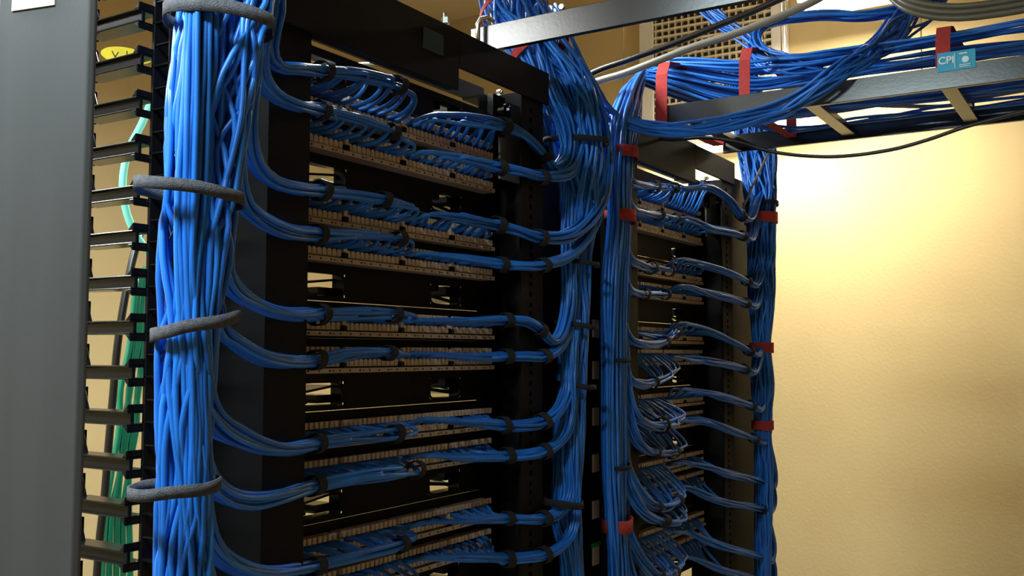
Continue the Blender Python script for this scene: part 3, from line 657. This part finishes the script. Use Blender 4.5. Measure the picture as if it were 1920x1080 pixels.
for (x, y, l) in gw_:
    single('green_cable', l, [P(x-60,y-14,.98), P(x-20,y-6,.97), P(x+12,y+8,.97), P(x+60,y+14,.99), P(x+130,y+10,1.02)], .0035, GREEN)
# yellow tag behind the fingers
yt = P(237, 106, 1.05)
ty = thing('yellow_tag', 'yellow oval tag with black letters behind the top finger brackets', 'tag', tuple(yt))
mb = MB(); pts = []
for k in range(24):
    a = 2*math.pi*k/24; pts.append((yt.x+.030*math.cos(a)*.92, yt.y+.030*math.cos(a)*-.4, yt.z+.0105*math.sin(a)*(1.1 if math.cos(a) < .3 else .8)))
mb.prism(pts, (.0004, .001, 0)); mb.build('tag_face', YEL, ty)
def vglyph(cx, dz=0):
    b = P(cx, 104, 1.045); m_ = MB()
    for s in (-1, 1): m_.tube([b+Vector((s*.0035, -s*.0015, .004+dz)), b+Vector((0, 0, -.003+dz))], .0007, 5)
    return m_
vglyph(216, .001).build('lettering', HOLE, ty); vglyph(256, -.001).build('lettering', HOLE, ty)
b = P(238, 100, 1.045); MB().tube([b+Vector((0,0,.003)), b-Vector((0,0,.003))], .0007, 5).build('lettering', HOLE, ty)
# ================================================================= luminaires and light
def luminaire(label, x, y0, y1, z, power, w=.20, hang=True, col=(1,.90,.72)):
    t = thing('strip_luminaire', label, 'light fixture', (x, (y0+y1)/2, z), 'hanging strip lights')
    hs = MB().prism([(x-w/2, y0, z), (x-w/2+.02, y0, z+.045), (x-.03, y0, z+.06), (x+.03, y0, z+.06), (x+w/2-.02, y0, z+.045), (x+w/2, y0, z), (x+w/2-.004, y0, z), (x+w/2-.024, y0, z+.04), (x-w/2+.024, y0, z+.04), (x-w/2+.004, y0, z)], (0, y1-y0, 0))
    hs.build('housing', WHITE, t)
    for s in (-.045, .045): MB().tube([Vector((x+s, y0+.02, z+.018)), Vector((x+s, y1-.02, z+.018))], .013, 12).build('tube', LAMP, t, smooth=True)
    if hang:
        for yy in (y0+.1, y1-.1): MB().tube([Vector((x, yy, z+.06)), Vector((x, yy, ZC))], .002, 6).build('hanger', ZINC, t)
    L = bpy.data.lights.new('light', 'AREA'); L.shape = 'RECTANGLE'; L.size = w*.8; L.size_y = (y1-y0)*.95; L.energy = power; L.color = col
    o = bpy.data.objects.new('light', L); C.objects.link(o); o.location = (x, (y0+y1)/2, z-.001)
    return t, o
luminaire('strip light hanging near the yellow wall, glimpsed through the loaded tray', 2.86, .36, .95, CZ+.715, 1.0, w=.2)
luminaire('strip light hugging the yellow wall, hidden behind the far tray rail', 3.13, .82, 1.60, CZ+.69, 7.5, w=.16)
luminaire('strip light hanging high beside the air grille', 2.98, .52, .84, CZ+1.06, 13, w=.2, col=(1,.93,.80))
luminaire('strip light hanging behind the left end of the racks', .08, 1.30, 2.3, CZ+.865, 36, w=.26, col=(.92,.98,1))
luminaire('strip light hanging above the grey channel beside the camera', -.02, .34, .96, CZ+.78, 36, w=.16, col=(.72,.94,1))
luminaire('strip light hanging high between the two ladder trays', 1.52, .95, 1.45, CZ+.82, 20, w=.2, col=(.86,.96,1))
w = bpy.data.worlds.new('world'); bpy.context.scene.world = w; w.use_nodes = True
w.node_tree.nodes['Background'].inputs[0].default_value = (.9,.85,.8,1); w.node_tree.nodes['Background'].inputs[1].default_value = .02
vs = bpy.context.scene.view_settings
vs.view_transform = 'Standard'; vs.look = 'None'; vs.gamma = 1; vs.use_curve_mapping = False; vs.exposure = 0.0
